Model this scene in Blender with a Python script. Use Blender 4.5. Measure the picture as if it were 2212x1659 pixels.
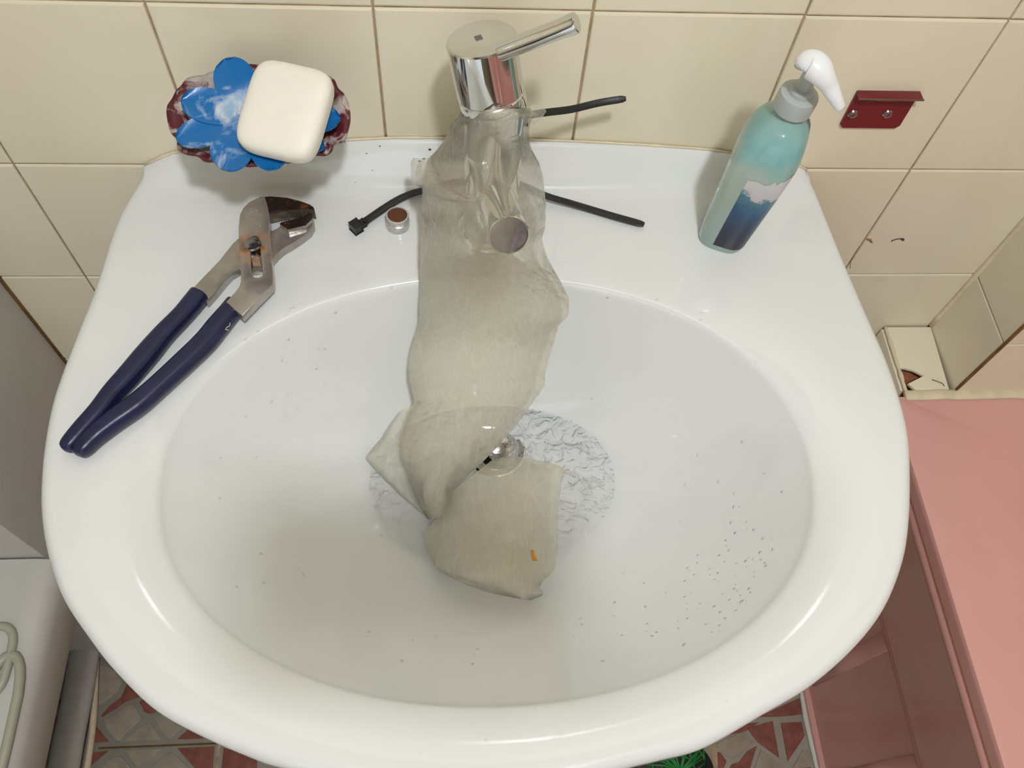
import bpy, bmesh, math, random
import numpy as np
from mathutils import Vector, Matrix, noise
random.seed(7); np.random.seed(7)
SC = bpy.context.scene; COL = SC.collection
for o in list(bpy.data.objects): bpy.data.objects.remove(o)

# ------------------------------------------------------------------ camera
CP = np.array([.35, -.502, 1.371]); CE = (.515, -.0564, -.0461); FP = 1808.0
cd = bpy.data.cameras.new('camera'); cam = bpy.data.objects.new('camera', cd); COL.objects.link(cam)
cam.location = CP; cam.rotation_euler = CE
cd.sensor_width = 36; cd.lens = FP/2212*36; cd.clip_start = .01
SC.camera = cam

# ------------------------------------------------------------------ world, lights, exposure
SC.view_settings.view_transform = 'Standard'; SC.view_settings.look = 'None'
SC.view_settings.gamma = 1; SC.view_settings.use_curve_mapping = False
SC.view_settings.exposure = 0.0
W = bpy.data.worlds.new('world'); SC.world = W; W.use_nodes = True
W.node_tree.nodes['Background'].inputs[0].default_value = (.9, .92, 1, 1)
W.node_tree.nodes['Background'].inputs[1].default_value = .05
def point_lamp(name, loc, energy, radius, color):
    l = bpy.data.lights.new(name, 'POINT'); l.energy = energy; l.shadow_soft_size = radius; l.color = color
    o = bpy.data.objects.new(name, l); COL.objects.link(o); o.location = loc; return o
point_lamp('ceiling_bulb', (.50, -.78, 2.10), 35.5, .045, (.955, .985, 1))

dl = bpy.data.lights.new('doorway_daylight', 'AREA'); dl.shape = 'RECTANGLE'; dl.size = .75; dl.size_y = 1.8; dl.energy = 4; dl.color = (.78, .88, 1)
do_ = bpy.data.objects.new('doorway_daylight', dl); COL.objects.link(do_); do_.location = (-.1, -1.88, 1.0); do_.rotation_euler = (math.radians(90), 0, 0)

# ------------------------------------------------------------------ helpers
def rotm(a, b, c):
    ca, sa, cb, sb, cc, sc = math.cos(a), math.sin(a), math.cos(b), math.sin(b), math.cos(c), math.sin(c)
    return np.array([[cc,-sc,0],[sc,cc,0],[0,0,1]]) @ np.array([[cb,0,sb],[0,1,0],[-sb,0,cb]]) @ np.array([[1,0,0],[0,ca,-sa],[0,sa,ca]])
RM = rotm(*CE)
def ray(u, v): return RM @ np.array([(u-1106)/FP, -(v-829.5)/FP, -1])
def at(u, v, z):                     # point of the photo on the level z
    d = ray(u, v); return CP + d*((z-CP[2])/d[2])
def aty(u, v, y):
    d = ray(u, v); return CP + d*((y-CP[1])/d[1])
def atx(u, v, x):
    d = ray(u, v); return CP + d*((x-CP[0])/d[0])
def atd(u, v, dd): return CP + ray(u, v)*dd
def S(r, g, b):
    f = lambda c: (c/255/12.92 if c/255 <= .04045 else ((c/255+.055)/1.055)**2.4)
    return (f(r), f(g), f(b), 1)

class NT:
    def __init__(s, name):
        s.m = bpy.data.materials.new(name); s.m.use_nodes = True; s.t = s.m.node_tree
        s.t.nodes.clear(); s.out = s.n('ShaderNodeOutputMaterial')
        s.tc = s.n('ShaderNodeTexCoord')
    def n(s, t, **k):
        o = s.t.nodes.new(t)
        for a, b in k.items(): setattr(o, a, b)
        return o
    def l(s, a, b): s.t.links.new(a, b)
    def noise(s, scale, detail=3, rough=.5, vec=None, dist=0):
        o = s.n('ShaderNodeTexNoise'); o.inputs['Scale'].default_value = scale; o.inputs['Detail'].default_value = detail
        o.inputs['Roughness'].default_value = rough; o.inputs['Distortion'].default_value = dist
        s.l(vec if vec else s.tc.outputs['Object'], o.inputs['Vector']); return o.outputs['Fac']
    def ramp(s, fac, stops):
        o = s.n('ShaderNodeValToRGB'); e = o.color_ramp.elements
        while len(e) < len(stops): e.new(.5)
        for i, (p, c) in enumerate(stops): e[i].position = p; e[i].color = c
        s.l(fac, o.inputs[0]); return o.outputs[0]
    def mix(s, fac, a, b):
        o = s.n('ShaderNodeMix', data_type='RGBA')
        if isinstance(fac, float): o.inputs[0].default_value = fac
        else: s.l(fac, o.inputs[0])
        for q, i in ((a, 6), (b, 7)):
            if isinstance(q, tuple): o.inputs[i].default_value = q
            else: s.l(q, o.inputs[i])
        return o.outputs[2]
    def bump(s, h, strength, dist=.001):
        o = s.n('ShaderNodeBump'); o.inputs['Strength'].default_value = strength; o.inputs['Distance'].default_value = dist
        s.l(h, o.inputs['Height']); return o.outputs[0]
    def math(s, op, a, b=None):
        o = s.n('ShaderNodeMath', operation=op)
        for q, i in ((a, 0), (b, 1)):
            if q is None: continue
            if isinstance(q, (int, float)): o.inputs[i].default_value = q
            else: s.l(q, o.inputs[i])
        return o.outputs[0]
    def near(s, c, r, soft=.6):      # 1 near the world point c
        g = s.n('ShaderNodeNewGeometry'); d = s.n('ShaderNodeVectorMath', operation='DISTANCE')
        s.l(g.outputs['Position'], d.inputs[0]); d.inputs[1].default_value = tuple(c)
        m = s.n('ShaderNodeMapRange'); m.inputs['From Min'].default_value = r; m.inputs['From Max'].default_value = r*(1-soft)
        s.l(d.outputs['Value'], m.inputs['Value']); return m.outputs[0]
    def bsdf(s, col, rough=.5, metal=0, spec=.5, normal=None, **k):
        p = s.n('ShaderNodeBsdfPrincipled')
        for q, i in ((col, 'Base Color'), (rough, 'Roughness'), (metal, 'Metallic')):
            if isinstance(q, (tuple, int, float)): p.inputs[i].default_value = q
            else: s.l(q, p.inputs[i])
        p.inputs['Specular IOR Level'].default_value = spec
        for a, b in k.items(): p.inputs[a.replace('_', ' ')].default_value = b
        if normal: s.l(normal, p.inputs['Normal'])
        return p.outputs[0]
    def end(s, sh): s.l(sh, s.out.inputs[0]); return s.m

def simple(name, col, rough=.5, metal=0, spec=.5, var=.06, vs=30, bs=0, bscale=60, bd=.0005, **k):
    n = NT(name); f = n.noise(vs, 4)
    a = tuple(c*(1-var) for c in col[:3])+(1,); b = tuple(min(1, c*(1+var)) for c in col[:3])+(1,)
    c = n.ramp(f, [(.3, a), (.7, b)])
    nb = n.bump(n.noise(bscale, 3), bs, bd) if bs else None
    return n.end(n.bsdf(c, rough, metal, spec, nb, **k))

# ------------------------------------------------------------------ materials
M = {}
def glaze(name, c1, c2, rough=.12):
    n = NT(name); g = n.n('ShaderNodeNewGeometry').outputs['Position']
    c = n.ramp(n.noise(7, 4, .6, g), [(.3, c1), (.7, c2)])
    sp = n.ramp(n.noise(60, 2, .6, g), [(.74, (0,0,0,1)), (.8, (1,1,1,1))])
    c = n.mix(n.math('MULTIPLY', sp, .12), c, S(130,115,85))
    return n.end(n.bsdf(c, rough, 0, .5, n.bump(n.noise(22, 2, .5, g), .25, .0006)))
M['tile'] = glaze('cream_tile_glaze', S(230,220,196), S(235,227,206))
M['grout'] = simple('wall_grout', S(184,162,132), .9, var=.35, vs=40, bs=.5, bscale=300)
M['grout_brown'] = simple('stained_grout', S(120,88,45), .8, var=.35, vs=60, bs=.5, bscale=300)
M['caulk'] = simple('cream_caulk', S(222,208,180), .45, var=.1, vs=60, bs=.6, bscale=90, bd=.001)
n = NT('white_ceramic')
c = n.ramp(n.noise(9, 3), [(.3, S(222,224,225)), (.7, S(226,228,229))])
M['ceramic'] = n.end(n.bsdf(c, .05, 0, .55, n.bump(n.noise(30, 2), .04, .0004)))
M['white_wall'] = simple('white_paint', S(205,203,200), .5, var=.02)
M['chrome'] = simple('chrome', S(215,215,213), .06, 1, var=.02, vs=20)
M['chrome_dull'] = simple('dull_chrome', S(150,148,150), .22, 1, var=.1, vs=90)
M['limed'] = simple('limescaled_chrome', S(196,194,194), .3, .55, var=.2, vs=500, bs=.3, bscale=500)
M['dark'] = simple('dark_hole', S(22,20,18), .6)
M['black_plastic'] = simple('black_nylon', S(26,26,27), .38, var=.15, bs=.2, bscale=500)
M['blue_grip'] = simple('navy_vinyl', S(24,28,66), .33, var=.22, vs=60, bs=.25, bscale=220)
n = NT('tub_pink'); g = n.n('ShaderNodeNewGeometry').outputs['Position']
c = n.ramp(n.noise(6, 3, .5, g), [(.3, S(216,160,154)), (.7, S(221,166,160))])
M['pink'] = n.end(n.bsdf(c, .2, 0, .5, n.bump(n.noise(400, 2, .5, g), .08, .0003)))
M['soap'] = simple('ivory_soap', S(236,232,222), .5, var=.02, vs=80, bs=.15, bscale=120, Subsurface_Weight=.12, Subsurface_Radius=(.01,.008,.005), Subsurface_Scale=.3)
M['red_lacquer'] = simple('dark_red_lacquer', S(112,22,30), .35, var=.15)
def stained(name, base, st, thr, sc, rough=.35, sheen=0):
    n = NT(name); f = n.noise(sc, 5, .62, None, .6)
    m = n.ramp(f, [(thr, (0,0,0,1)), (thr+.09, (1,1,1,1))])
    c = n.mix(m, base, n.ramp(n.noise(sc*3, 3), [(.35, st), (.65, tuple(min(1, q*1.35) for q in st[:3])+(1,))]))
    return n.end(n.bsdf(c, n.mix(m, (rough,)*3+(1,), (.8,.8,.8,1)), 0, .5, n.bump(f, .5, .001)))
M['maroon'] = stained('maroon_with_soap_scum', S(88,26,36), S(166,154,148), .475, 60)
n = NT('blue_petal'); f = n.noise(42, 5, .62, None, .6); pc = at(548, 246, .957)
q = n.math('ADD', f, n.math('MULTIPLY', n.near(pc, .034, .9), .17))
m = n.ramp(q, [(.58, (0,0,0,1)), (.74, (1,1,1,1))])
c = n.mix(m, S(14,104,172), n.ramp(n.noise(120, 3), [(.35, S(150,178,204)), (.65, S(206,212,220))]))
M['petal'] = n.end(n.bsdf(c, n.mix(m, (.25,)*3+(1,), (.8,.8,.8,1)), 0, .5, n.bump(f, .35, .001)))
M['green'] = simple('green_rubber', S(40,132,62), .5, var=.3)
M['storage'] = simple('white_plastic', S(196,194,190), .4, var=.03)
M['handle'] = simple('olive_grey_plastic', S(168,168,152), .4)
M['pipe'] = simple('grey_pipe', S(196,196,194), .45, var=.08)
M['pipe2'] = simple('pale_grey_pipe', S(214,218,224), .4)
M['stone_red'] = simple('maroon_stone', S(134,78,66), .6, var=.25, vs=70, bs=.4, bscale=200)
M['stone_grey'] = simple('beige_stone', S(158,148,132), .6, var=.14, vs=60, bs=.4, bscale=200)
M['floor_joint'] = simple('pale_floor_joint', S(190,184,172), .7, var=.08)
M['floor_grout'] = simple('brown_floor_grout', S(104,78,40), .9, var=.3)
M['terracotta'] = simple('broken_terracotta', S(150,92,64), .9, var=.35, vs=120, bs=.8, bscale=150, bd=.002)
M['cap_plastic'] = simple('white_pump_plastic', S(236,234,238), .25, var=.02, Subsurface_Weight=.1, Subsurface_Scale=.2)
M['collar'] = simple('frosted_collar', S(198,206,206), .3, var=.05, Transmission_Weight=.3)
M['speck'] = simple('dark_specks', S(70,58,50), .8)
M['mesh_rust'] = stained('rusty_mesh', S(92,46,20), S(150,100,40), .62, 600, .5)

# pliers steel with rust round the rivet
SCREW = at(547, 533, .868)
n = NT('tool_steel')
base = n.ramp(n.noise(60, 4), [(.3, S(158,153,149)), (.7, S(184,178,172))])
m = n.math('MULTIPLY', n.near(SCREW, .021, .75), n.ramp(n.noise(110, 4, .65), [(.38, (0,0,0,1)), (.55, (1,1,1,1))]))
c = n.mix(m, base, n.ramp(n.noise(160, 3), [(.35, S(120,72,20)), (.65, S(196,122,22))]))
mt = n.math('SUBTRACT', .7, n.math('MULTIPLY', m, .6))
M['steel'] = n.end(n.bsdf(c, n.math('ADD', .24, n.math('MULTIPLY', m, .4)), mt, .5, n.bump(n.noise(260, 3), .25, .0004)))
n = NT('dark_jaw_steel')
m = n.ramp(n.noise(160, 4, .6), [(.52, (0,0,0,1)), (.66, (1,1,1,1))])
c = n.mix(m, S(46,34,32), S(120,74,44))
M['jaw'] = n.end(n.bsdf(c, .4, .6, .5, n.bump(n.noise(300, 3), .4, .0004)))

# translucent bag
n = NT('bag_plastic')
mp = n.n('ShaderNodeMapping'); mp.inputs['Scale'].default_value = (1, .3, .45); n.l(n.tc.outputs['Object'], mp.inputs['Vector'])
f1 = n.noise(28, 3, .5, mp.outputs[0], .3); f2 = n.noise(90, 3, .6, mp.outputs[0], .5)
rid = n.math('ABSOLUTE', n.math('SUBTRACT', f1, .5)); rid2 = n.math('ABSOLUTE', n.math('SUBTRACT', f2, .5))
h = n.math('ADD', n.math('MULTIPLY', rid, 1.0), n.math('MULTIPLY', rid2, .6))
nb = n.bump(h, .22, .0018)
col = n.ramp(f1, [(.3, S(252,245,224)), (.7, S(255,252,238))])
tr = n.n('ShaderNodeBsdfTransparent'); tr.inputs[0].default_value = (.99, .985, .965, 1)
df = n.n('ShaderNodeBsdfDiffuse'); n.l(col, df.inputs[0]); n.l(nb, df.inputs['Normal'])
tl = n.n('ShaderNodeBsdfTranslucent'); n.l(col, tl.inputs[0]); n.l(nb, tl.inputs['Normal'])
gl = n.n('ShaderNodeBsdfGlossy'); gl.inputs['Roughness'].default_value = .09; n.l(nb, gl.inputs['Normal'])
m1 = n.n('ShaderNodeMixShader'); m1.inputs[0].default_value = .58; n.l(df.outputs[0], m1.inputs[1]); n.l(tl.outputs[0], m1.inputs[2])
m2 = n.n('ShaderNodeMixShader'); n.l(n.ramp(n.math('MINIMUM', rid, n.math('MULTIPLY', rid2, 1.2)), [(0, (.385,)*3+(1,)), (.03, (.34,)*3+(1,))]), m2.inputs[0])
n.l(tr.outputs[0], m2.inputs[1]); n.l(m1.outputs[0], m2.inputs[2])
nb2 = n.bump(n.noise(150, 4, .65, None, 1.0), .8, .0014); n.l(nb2, gl.inputs['Normal'])
fr = n.n('ShaderNodeFresnel'); fr.inputs[0].default_value = 1.36; n.l(nb2, fr.inputs['Normal'])
m3 = n.n('ShaderNodeMixShader'); n.l(fr.outputs[0], m3.inputs[0]); n.l(m2.outputs[0], m3.inputs[1]); n.l(gl.outputs[0], m3.inputs[2])
M['bag'] = n.end(m3.outputs[0])

def clear(name, bscale=0, bstr=0, tint=(1,1,1,1), ior=1.33, vec=None, dist=.002):
    n = NT(name); tr = n.n('ShaderNodeBsdfTransparent'); tr.inputs[0].default_value = tint
    gl = n.n('ShaderNodeBsdfGlossy'); gl.inputs['Roughness'].default_value = .03
    fr = n.n('ShaderNodeFresnel'); fr.inputs[0].default_value = ior
    if bstr:
        nb = n.bump(n.noise(bscale, 3, .6, None, 1.5), bstr, dist); n.l(nb, gl.inputs['Normal']); n.l(nb, fr.inputs['Normal'])
    mx = n.n('ShaderNodeMixShader'); n.l(fr.outputs[0], mx.inputs[0]); n.l(tr.outputs[0], mx.inputs[1]); n.l(gl.outputs[0], mx.inputs[2])
    return n.end(mx.outputs[0])
M['water'] = clear('clear_water', 85, 1.0, (1,1,1,1), 1.31, dist=.005)
M['drop'] = clear('water_drop', 0, 0, (1,1,1,1), 1.36)

# bottle
n = NT('teal_bottle_plastic')
g = n.n('ShaderNodeSeparateXYZ'); n.l(n.tc.outputs['Object'], g.inputs[0])
zz = n.n('ShaderNodeMapRange'); n.l(g.outputs['Z'], zz.inputs['Value']); zz.inputs['From Min'].default_value = .0; zz.inputs['From Max'].default_value = .14
zn = n.math('ADD', zz.outputs[0], n.math('MULTIPLY', n.math('SUBTRACT', n.noise(35, 3), .5), .35))
c = n.ramp(zn, [(0, S(178,202,200)), (.45, S(184,200,190)), (.66, S(196,212,204)), (.80, S(142,198,200)), (1, S(168,200,194))])
M['bottle'] = n.end(n.bsdf(c, .07, 0, .6, n.bump(n.noise(25, 2), .15, .001), Transmission_Weight=.3, IOR=1.42))
n = NT('bottle_label')
g = n.n('ShaderNodeSeparateXYZ'); n.l(n.tc.outputs['Object'], g.inputs[0])
z = n.math('ADD', g.outputs['Z'], n.math('MULTIPLY', n.math('SUBTRACT', n.noise(60, 4, .6), .5), .035))
zz = n.n('ShaderNodeMapRange'); n.l(z, zz.inputs['Value']); zz.inputs['From Min'].default_value = .005; zz.inputs['From Max'].default_value = .085
c = n.ramp(zz.outputs[0], [(0, S(30,28,42)), (.3, S(24,34,62)), (.6, S(26,76,116)), (.82, S(70,120,140)), (.86, S(196,190,196)), (1, S(206,204,208))])
M['label'] = n.end(n.bsdf(c, .3))

# ------------------------------------------------------------------ mesh helpers
def link(name, me, mat, parent=None, smooth=False, auto=None):
    if mat is not None:
        me.materials.clear(); me.materials.append(mat)
    o = bpy.data.objects.new(name, me); COL.objects.link(o)
    if parent is not None: o.parent = parent
    if smooth:
        me.polygons.foreach_set('use_smooth', [True]*len(me.polygons))
    if auto is not None:
        bm = bmesh.new(); bm.from_mesh(me)
        for e in bm.edges:
            if len(e.link_faces) == 2 and e.calc_face_angle(0) > math.radians(auto): e.smooth = False
        bm.to_mesh(me); bm.free(); me.polygons.foreach_set('use_smooth', [True]*len(me.polygons))
    return o
def mesh(name, V, F, mat, parent=None, smooth=False, auto=None, fix=True):
    me = bpy.data.meshes.new(name); me.from_pydata([tuple(map(float, v)) for v in V], [], [tuple(f) for f in F]); me.update()
    if fix:
        bm = bmesh.new(); bm.from_mesh(me); bmesh.ops.recalc_face_normals(bm, faces=bm.faces); bm.to_mesh(me); bm.free()
    return link(name, me, mat, parent, smooth, auto)
def empty(name, loc=(0,0,0)):
    o = bpy.data.objects.new(name, None); COL.objects.link(o); o.location = loc; o.empty_display_size = .01
    bpy.context.view_layer.update(); return o
def tag(o, label=None, cat=None, group=None, kind=None):
    for k, v in (('label', label), ('category', cat), ('group', group), ('kind', kind)):
        if v: o[k] = v
    return o
def keep(o, parent):                 # parent a mesh that was built in world coordinates
    o.parent = parent; o.matrix_parent_inverse = Matrix.Translation(-parent.location) if parent.type == 'EMPTY' else Matrix.Identity(4)
    return o
def box(name, a, b, mat, parent=None, bev=0, seg=2, jitter=0):
    bm = bmesh.new(); bmesh.ops.create_cube(bm, size=1)
    a = Vector(a); b = Vector(b)
    for v in bm.verts: v.co = Vector(((a[i]+b[i])/2 + v.co[i]*(b[i]-a[i]) for i in range(3)))
    if bev: bmesh.ops.bevel(bm, geom=list(bm.edges), offset=bev, segments=seg, affect='EDGES', profile=.5)
    me = bpy.data.meshes.new(name); bm.to_mesh(me); bm.free()
    o = link(name, me, mat, None, auto=35)
    if parent: keep(o, parent)
    return o
def catmull(P, n=8, closed=False):
    P = [np.array(p, float) for p in P]; out = []; N = len(P)
    rng = range(N if closed else N-1)
    for i in rng:
        g = (lambda k: P[k % N]) if closed else (lambda k: P[min(max(k, 0), N-1)])
        p0, p1, p2, p3 = g(i-1), g(i), g(i+1), g(i+2)
        for j in range(n):
            t = j/n
            out.append(.5*((2*p1)+(-p0+p2)*t+(2*p0-5*p1+4*p2-p3)*t*t+(-p0+3*p1-3*p2+p3)*t**3))
    if not closed: out.append(P[-1])
    return out
def sweep(name, pts, prof, mat, parent=None, up=(0,0,1), smooth=True, auto=None, closed=False, caps=True):
    """prof(i, t) -> list of (side, up) offsets; same count for every i"""
    P = [Vector(p) for p in pts]; N = len(P); V = []; F = []; up = Vector(up); m = None
    for i, p in enumerate(P):
        a = P[(i-1) % N] if closed else P[max(i-1, 0)]; b = P[(i+1) % N] if closed else P[min(i+1, N-1)]
        t = (b-a).normalized(); s = t.cross(up); s = s.normalized() if s.length > 1e-6 else Vector((1,0,0)); w = s.cross(t).normalized()
        pr = prof(i, i/(N-1)); m = len(pr)
        for (q, r) in pr: V.append(p + s*q + w*r)
    for i in range(N if closed else N-1):
        j = (i+1) % N
        for k in range(m): F.append((i*m+k, i*m+(k+1) % m, j*m+(k+1) % m, j*m+k))
    if not closed and caps: F.append(tuple(range(m))[::-1]); F.append(tuple((N-1)*m+k for k in range(m)))
    o = mesh(name, V, F, mat, None, smooth, auto)
    if parent: keep(o, parent)
    return o
def circ(r, n=16, ry=None): return [(r*math.cos(2*math.pi*k/n), (ry or r)*math.sin(2*math.pi*k/n)) for k in range(n)]
def tube(name, pts, r, mat, parent=None, n=14, **k):
    rr = r if hasattr(r, '__len__') else [r]*len(pts)
    return sweep(name, pts, lambda i, t: circ(max(rr[i], 1e-5), n), mat, parent, **k)
def lathe(name, base, axis, prof, mat, parent=None, n=48, auto=30):
    """prof: list of (radius, height) along axis from base"""
    ax = Vector(axis).normalized(); s = ax.cross(Vector((.3, .9, .1))).normalized(); w = s.cross(ax); B = Vector(base)
    V = []; F = []
    for (r, h) in prof:
        for k in range(n):
            a = 2*math.pi*k/n; V.append(B + ax*h + s*r*math.cos(a) + w*r*math.sin(a))
    for i in range(len(prof)-1):
        for k in range(n): F.append((i*n+k, i*n+(k+1) % n, (i+1)*n+(k+1) % n, (i+1)*n+k))
    F.append(tuple(range(n))[::-1]); F.append(tuple((len(prof)-1)*n+k for k in range(n)))
    o = mesh(name, V, F, mat, None, False, auto)
    if parent: keep(o, parent)
    return o
def plate(name, outer, z0, z1, mat, parent=None, holes=(), bev=.0008):
    """flat plate with an outline in world x,y, between levels z0 and z1"""
    cu = bpy.data.curves.new(name, 'CURVE'); cu.dimensions = '2D'; cu.fill_mode = 'BOTH'
    for poly in [outer]+list(holes):
        sp = cu.splines.new('POLY'); sp.points.add(len(poly)-1); sp.use_cyclic_u = True
        for q, p in zip(sp.points, poly): q.co = (p[0], p[1], 0, 1)
    cu.extrude = max((z1-z0)/2-bev, .0001); cu.bevel_depth = bev; cu.bevel_resolution = 2; cu.offset = -bev
    o = bpy.data.objects.new(name, cu); COL.objects.link(o); bpy.context.view_layer.update()
    me = bpy.data.meshes.new_from_object(o.evaluated_get(bpy.context.evaluated_depsgraph_get()))
    bpy.data.objects.remove(o); bpy.data.curves.remove(cu)
    for v in me.vertices: v.co.z += (z0+z1)/2
    bm = bmesh.new(); bm.from_mesh(me); bmesh.ops.remove_doubles(bm, verts=bm.verts, dist=1e-6); bm.to_mesh(me); bm.free()
    me.name = name
    o = link(name, me, mat, None, auto=30)
    if parent: keep(o, parent)
    return o
def px(L, z): return [at(u, v, z) for u, v in L]
def ss(a, b, x):
    t = min(1, max(0, (x-a)/(b-a))); return t*t*(3-2*t)

# ================================================================== THE SETTING
# back wall: grout slab and glazed tiles
wall = box('wall_back', (-.75, .0016, 0), (1.7, .08, 2.4), M['grout']); tag(wall, kind='structure')
T = .15; G = .0008
def tile_mesh(w, h, name='tile'):
    bm = bmesh.new(); bmesh.ops.create_cube(bm, size=1)
    for v in bm.verts: v.co = Vector((v.co.x*(w-2*G), v.co.y*.006+.003, v.co.z*(h-2*G)))
    bmesh.ops.bevel(bm, geom=[e for e in bm.edges if all(v.co.y < .001 for v in e.verts)], offset=.0016, segments=2, affect='EDGES', profile=.6)
    me = bpy.data.meshes.new(name); bm.to_mesh(me); bm.free(); me.materials.append(M['tile'])
    me.polygons.foreach_set('use_smooth', [False]*len(me.polygons)); return me
def put_tile(me, loc, rot=(0,0,0), parent=None):
    o = bpy.data.objects.new('tile', me); COL.objects.link(o); o.location = loc; o.parent = parent
    o.rotation_euler = (rot[0]+random.uniform(-.003,.003), rot[1]+random.uniform(-.002,.002), rot[2]+random.uniform(-.003,.003)); return o
tm = tile_mesh(T, T); tn = tile_mesh(.1425, T); ts = tile_mesh(T, .098)
for c in range(-5, 5): put_tile(ts, (T*(c+.5), 0, .0505), parent=wall)
for r in range(-5, 11):
    z = .85 + T*(r-.5)
    if z < .08: continue
    for c in range(-5, 6):
        if c == 5: put_tile(tn, (.75+.0713, 0, z), parent=wall)
        else: put_tile(tm, (T*(c+.5), 0, z), parent=wall)
box('caulk_bead', (-.0815, -.0015, .1), (-.0775, .001, 1.4), M['grout_brown'], wall)

# pipe chase in the corner, right of the washbasin
PX, PY = .8935, -.0866
chase = box('wall_right', (PX+.0016, PY+.0016, 0), (1.7, .0015, 2.4), M['grout']); tag(chase, kind='structure')
sd = tile_mesh(.0866, T); t10 = tile_mesh(.075, T)
for r in range(-2, 11):
    z = .85 + T*(r-.5)
    put_tile(sd, (PX, PY/2, z), (0, 0, -math.pi/2), chase)
    for c in range(5): put_tile(tm, (PX+T*(c+.5), PY, z), parent=chase)
tube('grout_bead', [(PX, PY, .61+.02*k) for k in range(85)], [.0016+.0007*abs(noise.noise(Vector((0,0,k*.7)))) for k in range(85)], M['grout_brown'], chase, n=8, up=(0,1,0))
tube('caulk_bead', [(PX-.0005, -.001, .606+.02*k) for k in range(85)], [.003+.001*noise.noise(Vector((5,0,k*.5))) for k in range(85)], M['caulk'], chase, n=8, up=(0,1,0))
# little boxed ledge beside it, its tiles broken
LZ = .6045
ledge = box('trim_1', (.842, PY+.003, 0), (PX-.0005, .0005, LZ-.012), M['terracotta']); tag(ledge, kind='structure')
b0 = at(1970, 850, LZ)
outer = [at(1914,703,LZ), at(2010,702,LZ), at(2053,848,LZ), at(1987,851,LZ), at(1962,828,LZ), at(1996,811,LZ), at(1975,800,LZ), at(1955,795,LZ), at(1942,796,LZ), at(1926,745,LZ)]
plate('tile', [(p[0], min(p[1], -.002)) for p in outer], LZ-.0045, LZ, M['tile'], ledge, bev=.0009)
box('tile', (.8365, PY+.004, .45), (.8418, -.002, LZ-.004), M['tile'], ledge, bev=.001)
for z_ in (.30, .15, .0):
    box('tile', (.8365, PY+.004, z_+.001), (.8418, -.002, z_+.148), M['tile'], ledge, bev=.001)
for z_ in (.45, .30, .15, .0):
    box('tile', (.8425, PY-.0025, z_+.001), (PX-.002, PY+.0028, min(z_+.148, .590)), M['tile'], ledge, bev=.001)
tube('crack', px([(2013,820),(2022,823),(2035,828),(2040,834)], LZ+.0002), .0005, M['speck'], ledge, n=6)
tube('caulk_bead', [(.8405, -.001-.0855*k/20, LZ-.0015+.001*noise.noise(Vector((k*.6,3,0)))) for k in range(21)], [.0022+.001*noise.noise(Vector((1,k*.5,0))) for k in range(21)], M['caulk'], ledge, n=8)
# caulk along the tub rim
cp = [(.838+.02*k, PY-.003+.0012*noise.noise(Vector((k*.8,0,4))), .6035) for k in range(38)]
cau = sweep('trim_2', cp, lambda i, t: circ(.0062+.0014*noise.noise(Vector((i*.6,7,0))), 12, .0032), M['caulk']); tag(cau, kind='structure')
# other surfaces of the small room
fl = box('floor', (-.75, -1.9, -.05), (1.7, .08, 0), M['floor_joint']); tag(fl, kind='structure')
tag(box('ceiling', (-.75, -1.9, 2.4), (1.7, .08, 2.45), M['white_wall']), kind='structure')
tag(box('wall_left', (-.80, -1.9, 0), (-.75, .08, 2.4), M['tile']), kind='structure')
tag(box('wall_front', (-.75, -1.95, 0), (1.7, -1.9, 2.4), M['tile']), kind='structure')
tag(box('wall_end', (1.7, -1.9, 0), (1.75, .08, 2.4), M['tile']), kind='structure')

# floor: crazy-paving relief
def cl(L): return [(180+x/6.406, 1400+y/6.406) for x, y in L]
def cr(L): return [(1380+x/5.53, 1550+y/5.53) for x, y in L]
red = [cl([(600,500),(780,660),(730,690),(580,740),(470,820),(260,950),(240,940),(370,790),(520,680),(560,600)]),
       cl([(770,750),(820,705),(1025,850),(980,890),(900,905),(840,880),(810,800)]),
       cl([(1450,1120),(1720,1235),(1600,1250),(1300,1260)]), cl([(180,1090),(350,1290),(130,1310),(150,1180)]),
       cl([(100,1450),(340,1420),(150,1580),(30,1690),(30,1600)]), cl([(1300,1385),(1810,1360),(1780,1750),(1620,1750)]),
       cl([(1940,1380),(2400,1500),(2400,1750),(1900,1750)]),
       cr([(1290,125),(1600,40),(1680,480),(1420,290)]), cr([(1700,65),(1945,50),(1985,215),(1780,520)]),
       cr([(940,410),(980,420),(1050,520),(1000,640),(950,640)]), cr([(1110,560),(1200,530),(1300,400),(1410,340),(1300,700),(1040,700)]),
       [(1640,1548),(1727,1508),(1733,1543),(1684,1548)], [(1560,1590),(1600,1565),(1640,1560),(1610,1580)]]
grey = [cl([(230,240),(330,250),(450,330),(540,480),(470,600),(380,680),(210,790),(220,400)]),
        cl([(270,1010),(440,910),(590,800),(650,780),(720,800),(760,900),(810,960),(800,1000),(650,1130),(490,1290),(440,1260),(330,1130)]),
        cl([(970,960),(1080,900),(1390,1070),(1300,1170),(1200,1260),(1100,1180),(1030,1060)]),
        cl([(870,1040),(930,1040),(1080,1270),(560,1290),(700,1160)]), cl([(430,1490),(540,1510),(720,1750),(120,1750)]),
        cl([(570,1410),(1110,1390),(840,1590),(740,1650)]), cl([(1180,1440),(1260,1470),(1560,1750),(830,1750)]),
        cr([(960,290),(1260,160),(1370,290),(1250,400),(1140,490),(1060,470),(930,330)]), cr([(1460,380),(1700,560),(1740,700),(1350,700)]),
        cr([(1960,380),(2030,400),(2080,700),(1790,700)])]
for L, m in ((red, 'stone_red'), (grey, 'stone_grey')):
    for P in L: plate('stone', [p[:2] for p in px(P, .002)], -.002, .002, M[m], fl, bev=.0006)
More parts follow.
